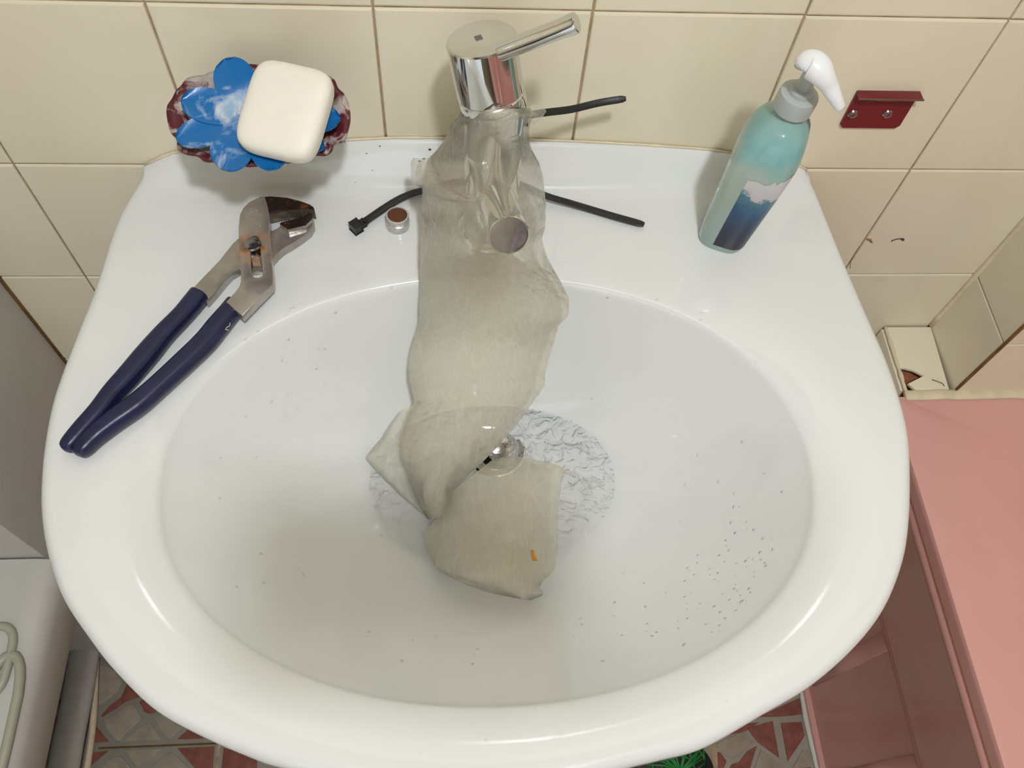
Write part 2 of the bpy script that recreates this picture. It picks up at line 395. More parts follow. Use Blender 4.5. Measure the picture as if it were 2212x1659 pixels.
plate('grout_joint', [p[:2] for p in px(cl([(210,1372),(1850,1305),(1850,1332),(210,1398)]), .0)], -.002, .0008, M['floor_grout'], fl, bev=.0002)
plate('grout_joint', [p[:2] for p in px(cl([(1855,1340),(1900,1340),(1860,1750),(1815,1750)]), .0)], -.002, .0008, M['grout'], fl, bev=.0002)
plate('grout_joint', [p[:2] for p in px(cr([(850,330),(930,300),(960,700),(890,700)]), .0)], -.002, .0008, M['grout'], fl, bev=.0002)
for gx in range(-4, 9):             # the rest of the paving, mostly under the washbasin
    for gy in range(1, 15):
        x0, y0, w = gx*.1, -gy*.1, .1
        if x0 > .81 or x0 < -.31 or y0 < -1.15: continue
        if (-.32 < x0 < .14 and -.42 < y0 < -.05) or (x0 > .46 and -.45 < y0 < -.25): continue
        q = [(x0+.004, y0+.004), (x0+w-.004, y0+.004), (x0+w-.004, y0+w-.004), (x0+.004, y0+w-.004)]
        tri = ([q[0], q[1], q[2]], [q[0], q[2], q[3]]) if (gx+gy) % 2 else ([q[0], q[1], q[3]], [q[1], q[2], q[3]])
        for t in tri:
            cx = sum(p[0] for p in t)/3; cy = sum(p[1] for p in t)/3
            V = [(cx+(p[0]-cx)*.9, cy+(p[1]-cy)*.9) for p in t]
            mesh('stone', [(a, b, -.001) for a, b in V]+[(a, b, .002) for a, b in V], [(2,1,0), (3,4,5), (0,1,4,3), (1,2,5,4), (2,0,3,5)], M[random.choice(['stone_red','stone_grey','stone_grey'])], fl)
skl = [tuple(p) for p in catmull([at(207,1390,.006), at(206,1450,.006), at(201,1560,.006), at(188,1659,.006), at(178,1720,.006)], 5)]
tag(sweep('baseboard_left', skl, lambda i, t: circ(.005, 8, .006), M['caulk']), kind='structure')

# ================================================================== BATHTUB
TX = .8225; TZ = .602; TB = .9035; TY = PY-.004; TE = -1.7
tub = tag(empty('bathtub', (.9, TY, 0)), 'pink bathtub with a flat rim and panelled apron right of the washbasin', 'bathtub')
# rim and hollow
V = []; F = []
def rr(x0, y0, x1, y1, r, n=8):
    out = []
    for cx, cy, a0 in ((x1-r, y1-r, 0), (x0+r, y1-r, 90), (x0+r, y0+r, 180), (x1-r, y0+r, 270)):
        for k in range(n+1):
            a = math.radians(a0+90*k/n); out.append((cx+r*math.cos(a), cy+r*math.sin(a)))
    return out
rings = [(rr(TX+.004, TE+.004, 1.64, TY, .004), .562), (rr(TX+.007, TE+.004, 1.64, TY, .004), .572), (rr(TX, TE, 1.64, TY, .004), TZ-.006), (rr(TX+.0018, TE+.002, 1.638, TY, .004), TZ-.0018), (rr(TX+.006, TE+.006, 1.634, TY, .004), TZ),
         (rr(TX+.135, TE+.1, 1.56, TY-.07, .12), TZ), (rr(TX+.145, TE+.11, 1.55, TY-.08, .12), TZ-.008), (rr(TX+.19, TE+.2, 1.5, TY-.14, .14), .32), (rr(TX+.25, TE+.3, 1.44, TY-.22, .12), .22)]
for R, z in rings: V += [(x, y, z) for x, y in R]
m = len(rings[0][0])
for i in range(len(rings)-1):
    for k in range(m): F.append((i*m+k, i*m+(k+1) % m, (i+1)*m+(k+1) % m, (i+1)*m+k))
F.append(tuple((len(rings)-1)*m+k for k in range(m)))
keep(mesh('rim', V, F, M['pink'], auto=40), tub)
tube('lip', [(TX+.0065, TE, .5655), (TX+.0065, TY, .5655)], .0052, M['pink'], tub, n=14)
# apron: lip, recessed face, raised ribs
prof = [(TX+.008, .563), (TX+.009, .561), (TX+.013, .556), (TX+.016, .545), (.853, .50), (.873, .42), (.884, .345), (.887, .337), (.893, .331), (.9, .32), (TB, .30), (TB, .02), (TB-.006, .015), (TB-.006, .0)]
V = []; F = []
for y in (TE, TY):
    V += [(x, y, z) for x, z in prof]
k = len(prof)
for i in range(k-1): F.append((i, i+1, k+i+1, k+i))
apron = keep(mesh('apron', V, F, M['pink'], auto=50, fix=False), tub)
for yy in (-.285, -.43, -.62, -.8):
    sweep('rib', [(TB+.001, yy, .04), (TB+.001, yy, .30)], lambda i, t: circ(.013, 10, .006), M['pink'], tub, up=(1,0,0))
tube('rib', [(.8885, TE, .335), (.8885, TY, .335)], .004, M['pink'], tub, n=10)
tube('caulk_line', [tuple(at(u, v, .003)) for u, v in ((1722,1440),(1732,1490),(1740,1550),(1752,1600),(1766,1659),(1790,1760))], .0045, simple('white_caulk', S(214,216,208), .5), tub, n=8)

# ================================================================== WHITE CABINET, LIDDED BOX, PIPE (left)
cab = tag(box('side_cabinet', (-.66, -.207, .0), (-.0795, -.0005, 1.32), M['storage'], bev=.003), 'tall plain white cabinet standing against the tiles left of the washbasin', 'cabinet')
sb = tag(empty('lidded_box', (-.3, -.5, 0)), 'low white lidded box with looped handles in front of the white cabinet', 'box')
box('body', (-.58, -.80, .0), (-.34, -.235, .43), M['storage'], sb, bev=.01)
V = []
lidp = [(-.073, .405), (-.0665, .415), (-.063, .47), (-.066, .482), (-.074, .4885), (-.09, .491), (-.58, .491), (-.59, .48), (-.59, .405)]
V = [(x, y, z) for y in (-.209, -.83) for x, z in lidp]; k = len(lidp)
F = [(i, (i+1) % k, k+(i+1) % k, k+i) for i in range(k)] + [tuple(range(k))[::-1], tuple(range(k, 2*k))]
keep(mesh('lid', V, F, M['storage'], auto=40), sb)
def loop(cx, cy, w, l, r, nm):
    P = []
    for a in range(24):
        t = 2*math.pi*a/24; s = math.sin(t); P.append((cx+w*math.cos(t), cy+(l if s > 0 else l)*math.copysign(abs(s)**.5, s)*1.0, .493))
    tube(nm, P, r, M['handle'], sb, n=8, closed=True, caps=False)
a = at(26, 1400, .493); loop(a[0]-.016, a[1]-.012, .016, .034, .0045, 'handle')
a = at(47, 1470, .493); loop(a[0]-.016, a[1]-.055, .016, .08, .005, 'handle')
pipe = tag(empty('waste_pipe', (-.2, -.2, 0)), 'grey drain pipe with a pale collar lying along the floor at left', 'pipe')
pa = [at(190,1375,.04)+np.array([0,.02,0]), at(184,1400,.04), at(168,1500,.04), at(150,1590,.04), at(138,1659,.04), at(120,1760,.04)]
tube('pipe', catmull(pa, 5), .0205, M['pipe'], pipe, n=20)
pb = [at(199,1320,.04), at(193,1352,.04), at(188,1378,.04), at(184,1396,.04)]
tube('collar', catmull(pb, 4), .0235, M['pipe2'], pipe, n=20)
lathe('valve_knob', at(112,1525,.03), (0,0,1), [(.006,-.02),(.012,-.015),(.013,0),(.009,.008),(.002,.01)], simple('dusty_pink', S(170,140,130), .5), pipe, n=16)

# ================================================================== WASHBASIN
DZ = .85
BC = np.array([.3785, -.2685]); BA, BB = .2235, .1535; DC = np.array([.3885, -.2015]); DEP = .122
outl = [(310,354),(259,481),(211,625),(175,716),(145,794),(117,878),(99,975),(92,1071),(96,1143),(111,1216),(142,1300),(202,1390),(253,1454),(337,1535),(438,1592),(539,1636),(607,1659)]
outr = [(1370,1656),(1429,1642),(1521,1616),(1648,1544),(1747,1485),(1839,1405),(1906,1318),(1946,1218),(1960,1127),(1962,1020),(1957,942),(1939,867),(1910,783),(1874,700),(1827,592),(1784,487),(1748,400),(1733,366)]
OP = [at(u, v, .84)[:2] for u, v in outl] + [np.array([.302,-.4655]), np.array([.355,-.4715]), np.array([.405,-.469])] + [at(u, v, .84)[:2] for u, v in outr]
OP[0] = np.array([.103, 0]); OP[-1] = np.array([.656, 0])
OP = catmull(OP, 6)
OPa = np.array([p for p in OP]); OPa[:,1] = np.minimum(OPa[:,1], 0)
OPc = np.vstack([OPa, OPa[:1]])
def outer_pt(th):
    d = np.array([math.cos(th), math.sin(th)]); best = None
    A = OPc[:-1]; B = OPc[1:]; E = B-A
    den = d[0]*E[:,1]-d[1]*E[:,0]; w = A-BC
    with np.errstate(divide='ignore', invalid='ignore'):
        t = (w[:,0]*E[:,1]-w[:,1]*E[:,0])/den; s = (w[:,0]*d[1]-w[:,1]*d[0])/den
    ok = (s >= -1e-6) & (s <= 1+1e-6) & (t > 0); return BC + d*t[ok].max()
def basin_pt(th, s):
    e = 2.08                     # slightly squarer than an ellipse
    c, n_ = math.cos(th), math.sin(th); k = (abs(c/BA)**e+abs(n_/BB)**e)**(-1/e)
    c0 = DC + (BC-DC)*min(1, s)**.9
    return c0 + np.array([c, n_])*k*s
def basin_z(s): return DZ - .0035 - DEP*(1-min(1, s)**2.7) - .004*(1-min(1, s))
def inv_basin(x, y):
    lo, hi = 0, 1.2; P = np.array([x, y])
    for _ in range(22):
        s = (lo+hi)/2; c0 = DC+(BC-DC)*min(1, s)**.9; d = P-c0
        r = (abs(d[0]/BA)**2.08+abs(d[1]/BB)**2.08)**(1/2.08)
        if r > s: lo = s
        else: hi = s
    return s
def upstand(x, y):
    H = float(np.interp(x, [.100,.108,.129,.16,.20,.265,.306,.38,.454,.51,.562,.61,.64,.658], [0,.004,.0155,.0205,.025,.0305,.0337,.0340,.0315,.0282,.024,.0165,.009,0]))
    t = 1-(-y)/.030
    return H*(ss(0, 1, t) if t > 0 else 0)
def sink_z(x, y):
    s = inv_basin(x, y); th = math.atan2(y-BC[1], x-BC[0])
    if s < 1: return basin_z(s)-.016*fall(th)*ss(0, 1, s)
    return DZ+upstand(x, y)+rimdrop(th, (s-1)*.19)
ths = sorted(set([2*math.pi*k/360 for k in range(360)] + [math.atan2(p[1]-BC[1], p[0]-BC[0]) % (2*math.pi) for p in (np.array([.103,0]), np.array([.656,0]))]))
N = len(ths); V = []; O = [outer_pt(t) for t in ths]
def fall(th):                        # 1 at the soft front and sides of the bowl, 0 at its crisp back edge
    return ss(.75, -.15, math.sin(th))
def rimdrop(th, r): return -.016*fall(th)*max(0, 1-r/.05)**2
def ring(fn):
    for i, th in enumerate(ths): V.append(fn(i, th))
S0 = [.095,.13,.17,.21,.26,.31,.36,.41,.46,.51,.56,.6,.64,.68,.72,.76,.8,.83,.86,.885,.91,.93,.95,.965,.98,.99]
for s in S0: ring(lambda i, th: (*basin_pt(th, s), basin_z(s)-.016*fall(th)*ss(.0, 1, s)))
for ds, dz in ((1.0, -.0036), (1.006, -.0022), (1.013, -.0010), (1.022, -.0003), (1.035, 0)):
    def f(i, th):
        p = basin_pt(th, 1); d = (p-BC)/np.linalg.norm(p-BC); q = p+d*(ds-1)*.16; return (*q, DZ+dz+upstand(*q)+rimdrop(th, (ds-1)*.16))
    ring(f)
def deck(t):
    def f(i, th):
        p = basin_pt(th, 1); d = (p-BC)/np.linalg.norm(p-BC); p = p+d*.035*.16
        o = O[i]; w = ss(0, .012, -o[1]); o = o-(o-BC)/np.linalg.norm(o-BC)*.010*w
        q = p+(o-p)*t; return (*q, DZ+upstand(*q)+.0012*math.sin(math.pi*t)+rimdrop(th, .0056+np.linalg.norm(q-p)))
    return f
for t in (.04,.08,.12,.16,.2,.25,.3,.34,.43,.52,.6,.67,.73,.79,.84,.88,.92,.95,.975,1.0): ring(deck(t))
for a in (20, 40, 60, 75, 90):
    ar = math.radians(a)
    def f(i, th):
        o = O[i]; w = ss(0, .012, -o[1]); d = (o-BC)/np.linalg.norm(o-BC); q = o-d*.010*(1-math.sin(ar))*w
        return (*q, DZ+upstand(*q)-.010*(1-math.cos(ar)))
    ring(f)
for ins, z in ((.0005,.82),(.003,.80),(.010,.79),(.03,.785),(.06,.76),(.10,.72),(.16,.69)):
    def f(i, th):
        o = O[i]; d = (o-BC); L = np.linalg.norm(d); w = 1 if o[1] < -.004 else .25
        q = o-d/L*min(ins*w, L-.05); return (q[0], min(q[1], -.0005), z)
    ring(f)
V = [(a, min(b, -.0004), c) for a, b, c in V]
R_ = len(V)//N; F = [(i*N+k, i*N+(k+1) % N, (i+1)*N+(k+1) % N, (i+1)*N+k) for i in range(R_-1) for k in range(N)]
V.append((.38, -.22, .68)); F += [((R_-1)*N+k, (R_-1)*N+(k+1) % N, len(V)-1) for k in range(N)]
sink = mesh('washbasin', V, F, M['ceramic'], smooth=True); tag(sink, 'white ceramic washbasin with an oval bowl fixed to the tiled wall', 'sink')
dzc = basin_z(.095)
lathe('drain_ring', (DC[0], DC[1], dzc-.012), (0,0,1), [(.0155,0),(.0155,.0115),(.0165,.0128),(.021,.0135),(.0235,.0132),(.0235,.010),(.02,.006),(.02,0)], M['chrome'], sink)
lathe('drain_hole', (DC[0], DC[1], dzc-.02), (0,0,1), [(.0001,.0),(.0156,.0),(.0156,.006),(.0001,.0061)], M['dark'], sink, n=32)
lathe('drain_plug', (DC[0]+.002, DC[1]+.003, dzc-.004), (.25,-.35,1), [(.002,-.01),(.003,.004),(.012,.006),(.0145,.0085),(.0140,.0105),(.009,.0125),(.0005,.0132)], M['chrome'], sink, n=40)
sil = sweep('silicone_bead', [(.104+.552*k/60, -.0016, DZ+upstand(.104+.552*k/60, 0)+.0005) for k in range(61)], lambda i, t: circ(.0010+.0006*noise.noise(Vector((i*.7,0,9))), 8), M['caulk'], sink)
V = []; F = []                      # grime specks
def dome(V, F, c, r, h, n=7, nrm=(0,0,1), sx=1, sy=1):
    b = len(V); c = Vector(c); nz = Vector(nrm).normalized(); s = nz.cross(Vector((0,1,.1))).normalized(); w = nz.cross(s)
    for rad, hh in ((1, -.1), (.92, .35), (.65, .75), (.3, .96)):
        for k in range(n):
            a = 2*math.pi*k/n; V.append(c+s*(r*rad*sx*math.cos(a))+w*(r*rad*sy*math.sin(a))+nz*(h*hh))
    V.append(c+nz*h)
    for i in range(3):
        for k in range(n): F.append((b+i*n+k, b+i*n+(k+1) % n, b+(i+1)*n+(k+1) % n, b+(i+1)*n+k))
    for k in range(n): F.append((b+3*n+k, b+3*n+(k+1) % n, b+4*n))
for u, v, r in ((892,320,2),(905,322,3),(915,320,3),(928,312,4),(820,310,3),(790,318,2),(800,332,2),(640,300,2),(880,515,3),(893,522,4),(889,500,2),(608,468,2),(770,455,2),(237,1037,3),(1287,412,3),(607,612,3),(745,300,2),(760,345,3)):
    p = at(u, v, DZ); p = at(u, v, sink_z(p[0], min(p[1], -.002))); dome(V, F, (p[0], min(p[1], -.003), sink_z(p[0], p[1])), r/3050, r/6500, 6, sx=random.uniform(.6,1.5))
keep(mesh('grime_specks', V, F, M['speck']), sink)['kind'] = 'stuff'

# water in the bowl
V = []; F = []; WZ = .7362; WC = np.array([.395, -.2265]); nr, na = 70, 240
def wz(x, y, s):
    v = Vector((x, y, 0)); rp = math.hypot(x-.442, y+.232)
    h = .0010*noise.noise(v*90)+.0030*abs(noise.noise(v*120+Vector((3,1,2))))+.0008*math.sin(rp*520)*math.exp(-rp*26)
    return h
edge = []
for k in range(na):
    th = 2*math.pi*k/na; lo, hi = 0, .25
    for _ in range(20):
        r = (lo+hi)/2; x, y = WC+np.array([math.cos(th), math.sin(th)])*r
        if basin_z(inv_basin(x, y)) < WZ: lo = r
        else: hi = r
    edge.append(hi+.001)
for i in range(nr+1):
    for k in range(na):
        th = 2*math.pi*k/na; r = edge[k]*i/nr; x, y = WC+np.array([math.cos(th), math.sin(th)])*r
        V.append((x, y, WZ+wz(x, y, i/nr)*ss(1, .85, i/nr)))
for i in range(nr):
    for k in range(na): F.append((i*na+k, i*na+(k+1) % na, (i+1)*na+(k+1) % na, (i+1)*na+k))
tag(mesh('water', V, F, M['water'], smooth=True), 'shallow rippled water pooled around the drain in the bowl', 'water', kind='stuff')
# droplets
V = []; F = []
def drop_at(u, v, r):
    z = DZ
    for _ in range(6):
        p = at(u, v, z); z = sink_z(p[0], p[1])
    e = .002; gx = (sink_z(p[0]+e, p[1])-sink_z(p[0]-e, p[1]))/(2*e); gy = (sink_z(p[0], p[1]+e)-sink_z(p[0], p[1]-e))/(2*e)
    dome(V, F, (p[0], p[1], z), r, r*.45, 8, (-gx, -gy, 1), random.uniform(.85,1.2), random.uniform(.85,1.25))
for (cu_, cv_, su, sv, k) in ((620,820,70,70,70),(700,720,60,30,24),(1600,1270,90,50,90),(1650,1120,90,70,50),(1450,800,150,60,34),(950,1400,150,30,26),(600,1180,120,90,26),(1350,1350,130,50,30),(1000,950,350,250,50),(860,560,30,60,8),(1230,500,30,30,6)):
    for _ in range(k):
        u, v = random.gauss(cu_, su), random.gauss(cv_, sv); p = at(u, v, .8)
        if inv_basin(p[0], p[1]) > .97 and k > 10: continue
        drop_at(u, v, random.choice([.0005,.0006,.0007,.0009,.0011]))
for u, v in ((335,800),(208,760),(280,680),(236,1037),(520,990),(1530,1480),(1570,1515),(1790,1297),(660,410),(540,320),(590,1540),(273,1004),(1300,305),(1340,312),(1180,306),(1050,1600)):
    drop_at(u, v, .0009)
tag(mesh('water_droplets', V, F, M['drop'], smooth=True), 'clear water droplets scattered over the washbasin surface', 'droplets', kind='stuff')

# ================================================================== FAUCET
FB = np.array([.3815, -.065]); fa = tag(empty('faucet', (FB[0], FB[1], DZ)), 'chrome single-lever basin mixer wrapped in a plastic bag', 'faucet')
n_ = Vector((-.19, .17, 1)).normalized(); A_ = Vector(aty(1039, 82, -.058)); B_ = A_-n_*.0375
lathe('body', (FB[0], FB[1], DZ-.001), (0,0,1), [(.027,0),(.027,.003),(.025,.006),(.0215,.008),(.0208,.02),(.0207,B_.z-DZ-.004),(.019,B_.z-DZ+.002),(.002,B_.z-DZ+.003)], M['chrome'], fa, n=64)
lathe('ring', B_-n_*.0085, n_, [(.019,0),(.0218,.001),(.0222,.003),(.0222,.0068),(.0212,.0078),(.019,.008)], M['chrome'], fa, n=64)
lathe('head', B_, n_, [(.018,-.001),(.0218,-.0005),(.0225,.0006),(.0225,.0362),(.0218,.0373),(.0205,.0377),(.0001,.0377)], M['chrome'], fa, n=96)
s_ = n_.cross(Vector((1,0,0))).normalized(); e1 = s_.cross(n_)
lz = A_-n_*.014 + Vector((.012,-.008,0))
lt = Vector(aty(1247, 48, -.085)); lb = Vector(aty(1098, 105, -.078))
dr = (lt-lb).normalized(); lb = lb-dr*.006; L = (lt-lb).length
lathe('lever', lb, dr, [(.0055,0),(.0058,.002),(.0057,L-.012),(.0062,L-.002),(.0060,L-.0006),(.0052,L),(.0001,L+.0001)], M['chrome'], fa, n=40)
mk = A_+n_*.0006
def mark(name, c, w, l, mat, rot=0):
    ca, sa = math.cos(rot), math.sin(rot); u1 = e1*ca+s_*sa; u2 = s_*ca-e1*sa
    V = [c+u1*a*w+u2*b*l+n_*h for h in (-.0004, .0002) for a, b in ((-1,-1),(1,-1),(1,1),(-1,1))]
    keep(mesh(name, V, [(0,1,2,3),(4,5,6,7),(0,1,5,4),(1,2,6,5),(2,3,7,6),(3,0,4,7)], mat), fa)
mark('badge', mk-s_*0+e1*(-.0015), .0022, .0024, simple('brushed_badge', S(120,112,104), .4, .6), .25)
T1 = Vector((.3895, -.139, .9305)); T0 = Vector((FB[0], FB[1]-.005, .899)); td = (T1-T0).normalized(); TL = (T1-T0).length
spout_ = lathe('spout', T0, td, [(.0145,0),(.0142,TL-.002),(.0141,TL-.0006),(.0136,TL),(.0130,TL),(.0129,TL-.003),(.0001,TL-.003)], M['chrome'], fa, n=56)
lathe('spout_insert', T1-td*.0032, td, [(.0128,0),(.0128,.0024),(.0016,.0026),(.0013,.0015),(.0001,.0015)], simple('dark_insert', S(120,112,116), .35, .35, var=.3, vs=110, bs=.5, bscale=160, bd=.001), spout_, n=40)

# ================================================================== BAG
def clampd(p):
    """keep the bag above the bowl and in front of the wall"""
    def ok(q):
        if q[1] > -.0035: return False
        z = sink_z(q[0], q[1]) if (q[1] > -.46 and .11 < q[0] < .65) else 0
        return q[2] > z+.0018
    if ok(p): return p
    lo, hi = 0., .3
    for _ in range(12):
        m_ = (lo+hi)/2
        if ok(p-(p-CP)*m_): hi = m_
        else: lo = m_
    return p-(p-CP)*hi
st = [  # L, R, d at the edges, d in the middle
 ((994,240),(1148,233),.565,.532),((990,252),(1152,245),.568,.534),((976,268),(1146,262),.575,.539),((962,300),(1142,296),.585,.5475),
 ((940,328),(1150,325),.600,.553),((920,352),(1164,352),.612,.5565),((914,385),(1173,385),.618,.5545),((912,420),(1177,420),.622,.546),
 ((911,455),(1179,455),.624,.537),((911,485),(1178,485),.622,.538),((910,515),(1172,515),.618,.5475),((909,545),(1178,545),.618,.562),
 ((908,575),(1192,575),.620,.580),((908,610),(1212,610),.626,.598),((907,645),(1227,645),.632,.610),((906,670),(1228,678),.638,.618),
 ((905,695),(1207,705),.644,.624),((897,722),(1200,730),.650,.630),((889,748),(1192,755),.655,.634),((885,778),(1184,785),.658,.638),
 ((884,806),(1178,812),.661,.641),((887,832),(1175,835),.664,.644),((894,855),(1152,868),.666,.646),((893,872),(1132,896),.668,.649),
 ((876,905),(1110,925),.670,.651),((868,940),(1085,955),.672,.654),((865,975),(1060,980),.674,.656),((872,1005),(1030,1010),.675,.658),
 ((885,1040),(1003,1035),.674,.658),((898,1072),(985,1058),.672,.657),((912,1100),(980,1085),.669,.655),((926,1122),(976,1110),.664,.652)]
st2 = [((974,1062),(1066,992),.667,.652),((968,1080),(1100,985),.664,.648),((955,1100),(1150,992),.660,.642),((936,1128),(1213,1009),.654,.636),
 ((918,1152),(1214,1040),.650,.630),((921,1170),(1208,1080),.646,.626),((928,1188),(1205,1120),.643,.622),((934,1204),(1206,1160),.639,.618),
 ((942,1220),(1202,1200),.634,.613),((955,1236),(1196,1232),.628,.609),((975,1248),(1172,1256),.623,.606),((1010,1264),(1166,1268),.618,.603),((1060,1281),(1173,1284),.612,.600),((1112,1292),(1146,1297),.608,.600)]
def sheet(name, ST, parent, back=0., seed=0., amp=1., nt=44, sub=5):
    arr = [np.array([*a, *b, c, d]) for a, b, c, d in ST]; A = catmull(arr, sub); V = []; F = []
    for i, q in enumerate(A):
        for k in range(nt+1):
            t = k/nt; jag = 2.2*noise.noise(Vector((i*.35, seed, 0)))
            jr = 2.2*noise.noise(Vector((i*.35, seed+9, 0)))
            u = (q[0]+jag)+((q[2]+jr)-(q[0]+jag))*t; v = q[1]+(q[3]-q[1])*t; b = math.sin(math.pi*t)
            if back: d = q[4]+(back*b)
            else: d = q[4]+(q[5]-q[4])*b**.75
            w = b**.5
            n1 = noise.noise(Vector((u*.012+seed, v*.004, seed))); n2 = noise.noise(Vector((u*.045+seed*2+v*.012, v*.012, 4+seed)))
            n3 = noise.noise(Vector((u*.02, v*.02, 8+seed)))
            d += amp*w*(.0022*(abs(n1)-.25)+.0020*(abs(n2)-.2)+.0004*n3)*(.35 if v < 470 else 1)
            if name == 'front_film' and 440 < v < 575:      # torn open around the right half of the spout end
                ul = 1128-(v-470)*.42; k_ = ss(0, 10, u-ul)*ss(1168, 1150, u)*ss(455, 478, v)*ss(575, 560, v)
                d = d+(.5755-d)*k_ if d < .5755 else d
            V.append(clampd(atd(u, v, d)))
    m = nt+1
    for i in range(len(A)-1):
        for k in range(nt): F.append((i*m+k, i*m+k+1, (i+1)*m+k+1, (i+1)*m+k))
    return keep(mesh(name, V, F, M['bag'], smooth=True), parent)
bag = tag(empty('plastic_bag', (.38, -.2, DZ)), 'wet translucent plastic bag tied over the faucet and hanging into the bowl', 'bag')
sheet('front_film', st, bag, 0, 1.3)
sheet('back_film', st, bag, .022, 5.1)
sheet('lower_film', st2, bag, 0, 2.7, 1.2)
sheet('lower_back_film', st2, bag, .012, 7.7, 1.)
# submerged flap at the left, torn mouth and flared corner
sheet('wet_flap', [((868,884),(900,872),.668,.664),((845,915),(892,905),.674,.668),((822,948),(880,950),.680,.672),((792,985),(878,992),.682,.675),
                   ((800,1003),(885,1030),.682,.674),((826,1030),(898,1062),.680,.672),((862,1065),(912,1090),.676,.670),((918,1112),(924,1118),.668,.666)], bag, 0, 3.3, .8, 20)
sheet('torn_fold', [((905,350),(938,332),.600,.592),((896,380),(936,352),.604,.590),((905,400),(950,372),.600,.578),((925,418),(962,392),.592,.568),
                    ((955,432),(985,405),.583,.556),((990,442),(1008,418),.572,.5475),((1030,446),(1018,418),.560,.5425),((1044,430),(1024,395),.556,.5415),((1044,395),(1018,360),.556,.544),((1034,352),(998,335),.560,.548)], bag, 0, 8.3, .4, 12)
sheet('left_tab', [((918,345),(950,330),.603,.598),((893,342),(925,368),.612,.604),((887,362),(915,385),.618,.610),((890,392),(905,400),.624,.618)], bag, 0, 4.3, .5, 12)
sheet('right_tab', [((1140,235),(1150,225),.560,.556),((1150,268),(1166,228),.562,.556),((1160,262),(1176,234),.565,.558),((1172,252),(1181,240),.568,.564)], bag, 0, 6.3, .4, 10)
# drops and a crumb on the film
V = []; F = []
for u, v, d in ((935,589,.598),(930,622,.604),(920,620,.606),(1055,583,.583),(1052,592,.584),(1057,607,.588),(978,554,.586),(1060,562,.576),(1130,630,.606),(1161,574,.592),(1133,632,.606),(1023,608,.592),(1025,605,.592),(1000,604,.6),(990,680,.62),(903,830,.655),(906,836,.655),(926,925,.662),(932,926,.662),(1052,665,.612),(944,625,.61)):
    dome(V, F, atd(u, v, d-.006), .0012, .0009, 8, (0,-.5,.8))
o = keep(mesh('bag_droplets', V, F, M['drop'], smooth=True), bag); o['kind'] = 'stuff'
tube('food_crumb', [atd(1150,1188,.611), atd(1152,1200,.6105), atd(1155,1208,.6105), atd(1160,1210,.611)], [.0012,.0016,.0018,.0008], simple('orange_crumb', S(214,150,40), .5), bag, n=8)

# ================================================================== CABLE TIES
def ribbon(name, P, w, h, parent, up=(0,0,1), mat='black_plastic', taper=True):
    n_ = len(P)
    def pf(i, t):
        ww = w*(1 if not taper or i < n_-4 else (1, 1, .93, .6)[i-(n_-4)])/2; hh = h/2
        return [(-ww, -hh*.6), (-ww*.8, -hh), (ww*.8, -hh), (ww, -hh*.6), (ww, hh*.6), (ww*.8, hh), (-ww*.8, hh), (-ww, hh*.6)]
    return sweep(name, P, pf, M[mat], parent, up=up, smooth=False, auto=50)
t1 = tag(empty('cable_tie', tuple(at(770,490,DZ))), 'open black cable tie with its square head, lying on the deck behind the bag', 'cable tie')
dp = [(775,487,.856),(800,470,.8555),(832,448,.8555),(862,430,.8555),(890,418,.856),(915,411,.8565),(960,398,.8575),(1040,388,.859),(1120,398,.8585),(1180,423,.858),(1230,438,.8565),(1270,450,.8545),(1330,468,.8545),(1392,485,.8545)]
P = catmull([at(*p) for p in dp], 5); end = P[-1]+(P[-1]-P[-2])*.0
ribbon('strap', P, .0062, .0016, t1)
h0 = Vector(at(769,489,.856)); hd = Vector(at(800,470,.856))-h0; hd.normalize(); hs = hd.cross(Vector((0,0,1)))
def obox(name, c, ax, ay, az, hx, hy, hz, mat, parent, bev=.0005):
    bm = bmesh.new(); bmesh.ops.create_cube(bm, size=2)
    for v in bm.verts: v.co = Vector(c)+ax*v.co.x*hx+ay*v.co.y*hy+az*v.co.z*hz
    bmesh.ops.bevel(bm, geom=list(bm.edges), offset=bev, segments=2, affect='EDGES')
    me = bpy.data.meshes.new(name); bm.to_mesh(me); bm.free(); return keep(link(name, me, mat, auto=35), parent)
zz_ = Vector((0,0,1))
th_ = obox('head', h0+zz_*-.0005, hd, hs, zz_, .0035, .0042, .0038, M['black_plastic'], t1)
obox('throat', h0+hd*.0052-zz_*.001, hd, hs, zz_, .003, .0028, .002, M['black_plastic'], th_, .0004)
obox('pawl', h0+hd*.0085+hs*.0012, hd, hs, zz_, .0012, .0012, .0022, M['black_plastic'], th_, .0003)
t2 = tag(empty('cable_tie', (.38,-.06,.955)), 'black cable tie looped round the faucet neck, its tail pointing right', 'cable tie')
RP = []
for k in range(26):
    a = math.radians(-12+204*k/25); RP.append((.381+.0222*math.cos(a), -.065+.0222*math.sin(a), .962-.004*math.sin(a)))
tube('strap_loop', [Vector(p) for p in RP], .0013, M['black_plastic'], t2, n=8)
tp = catmull([aty(1128,250,-.058), aty(1180,243,-.047), aty(1235,236,-.038), aty(1295,222,-.031), aty(1352,213,-.028)], 5)
ribbon('strap', tp, .0052, .0014, t2, up=(0,-.7,.7))

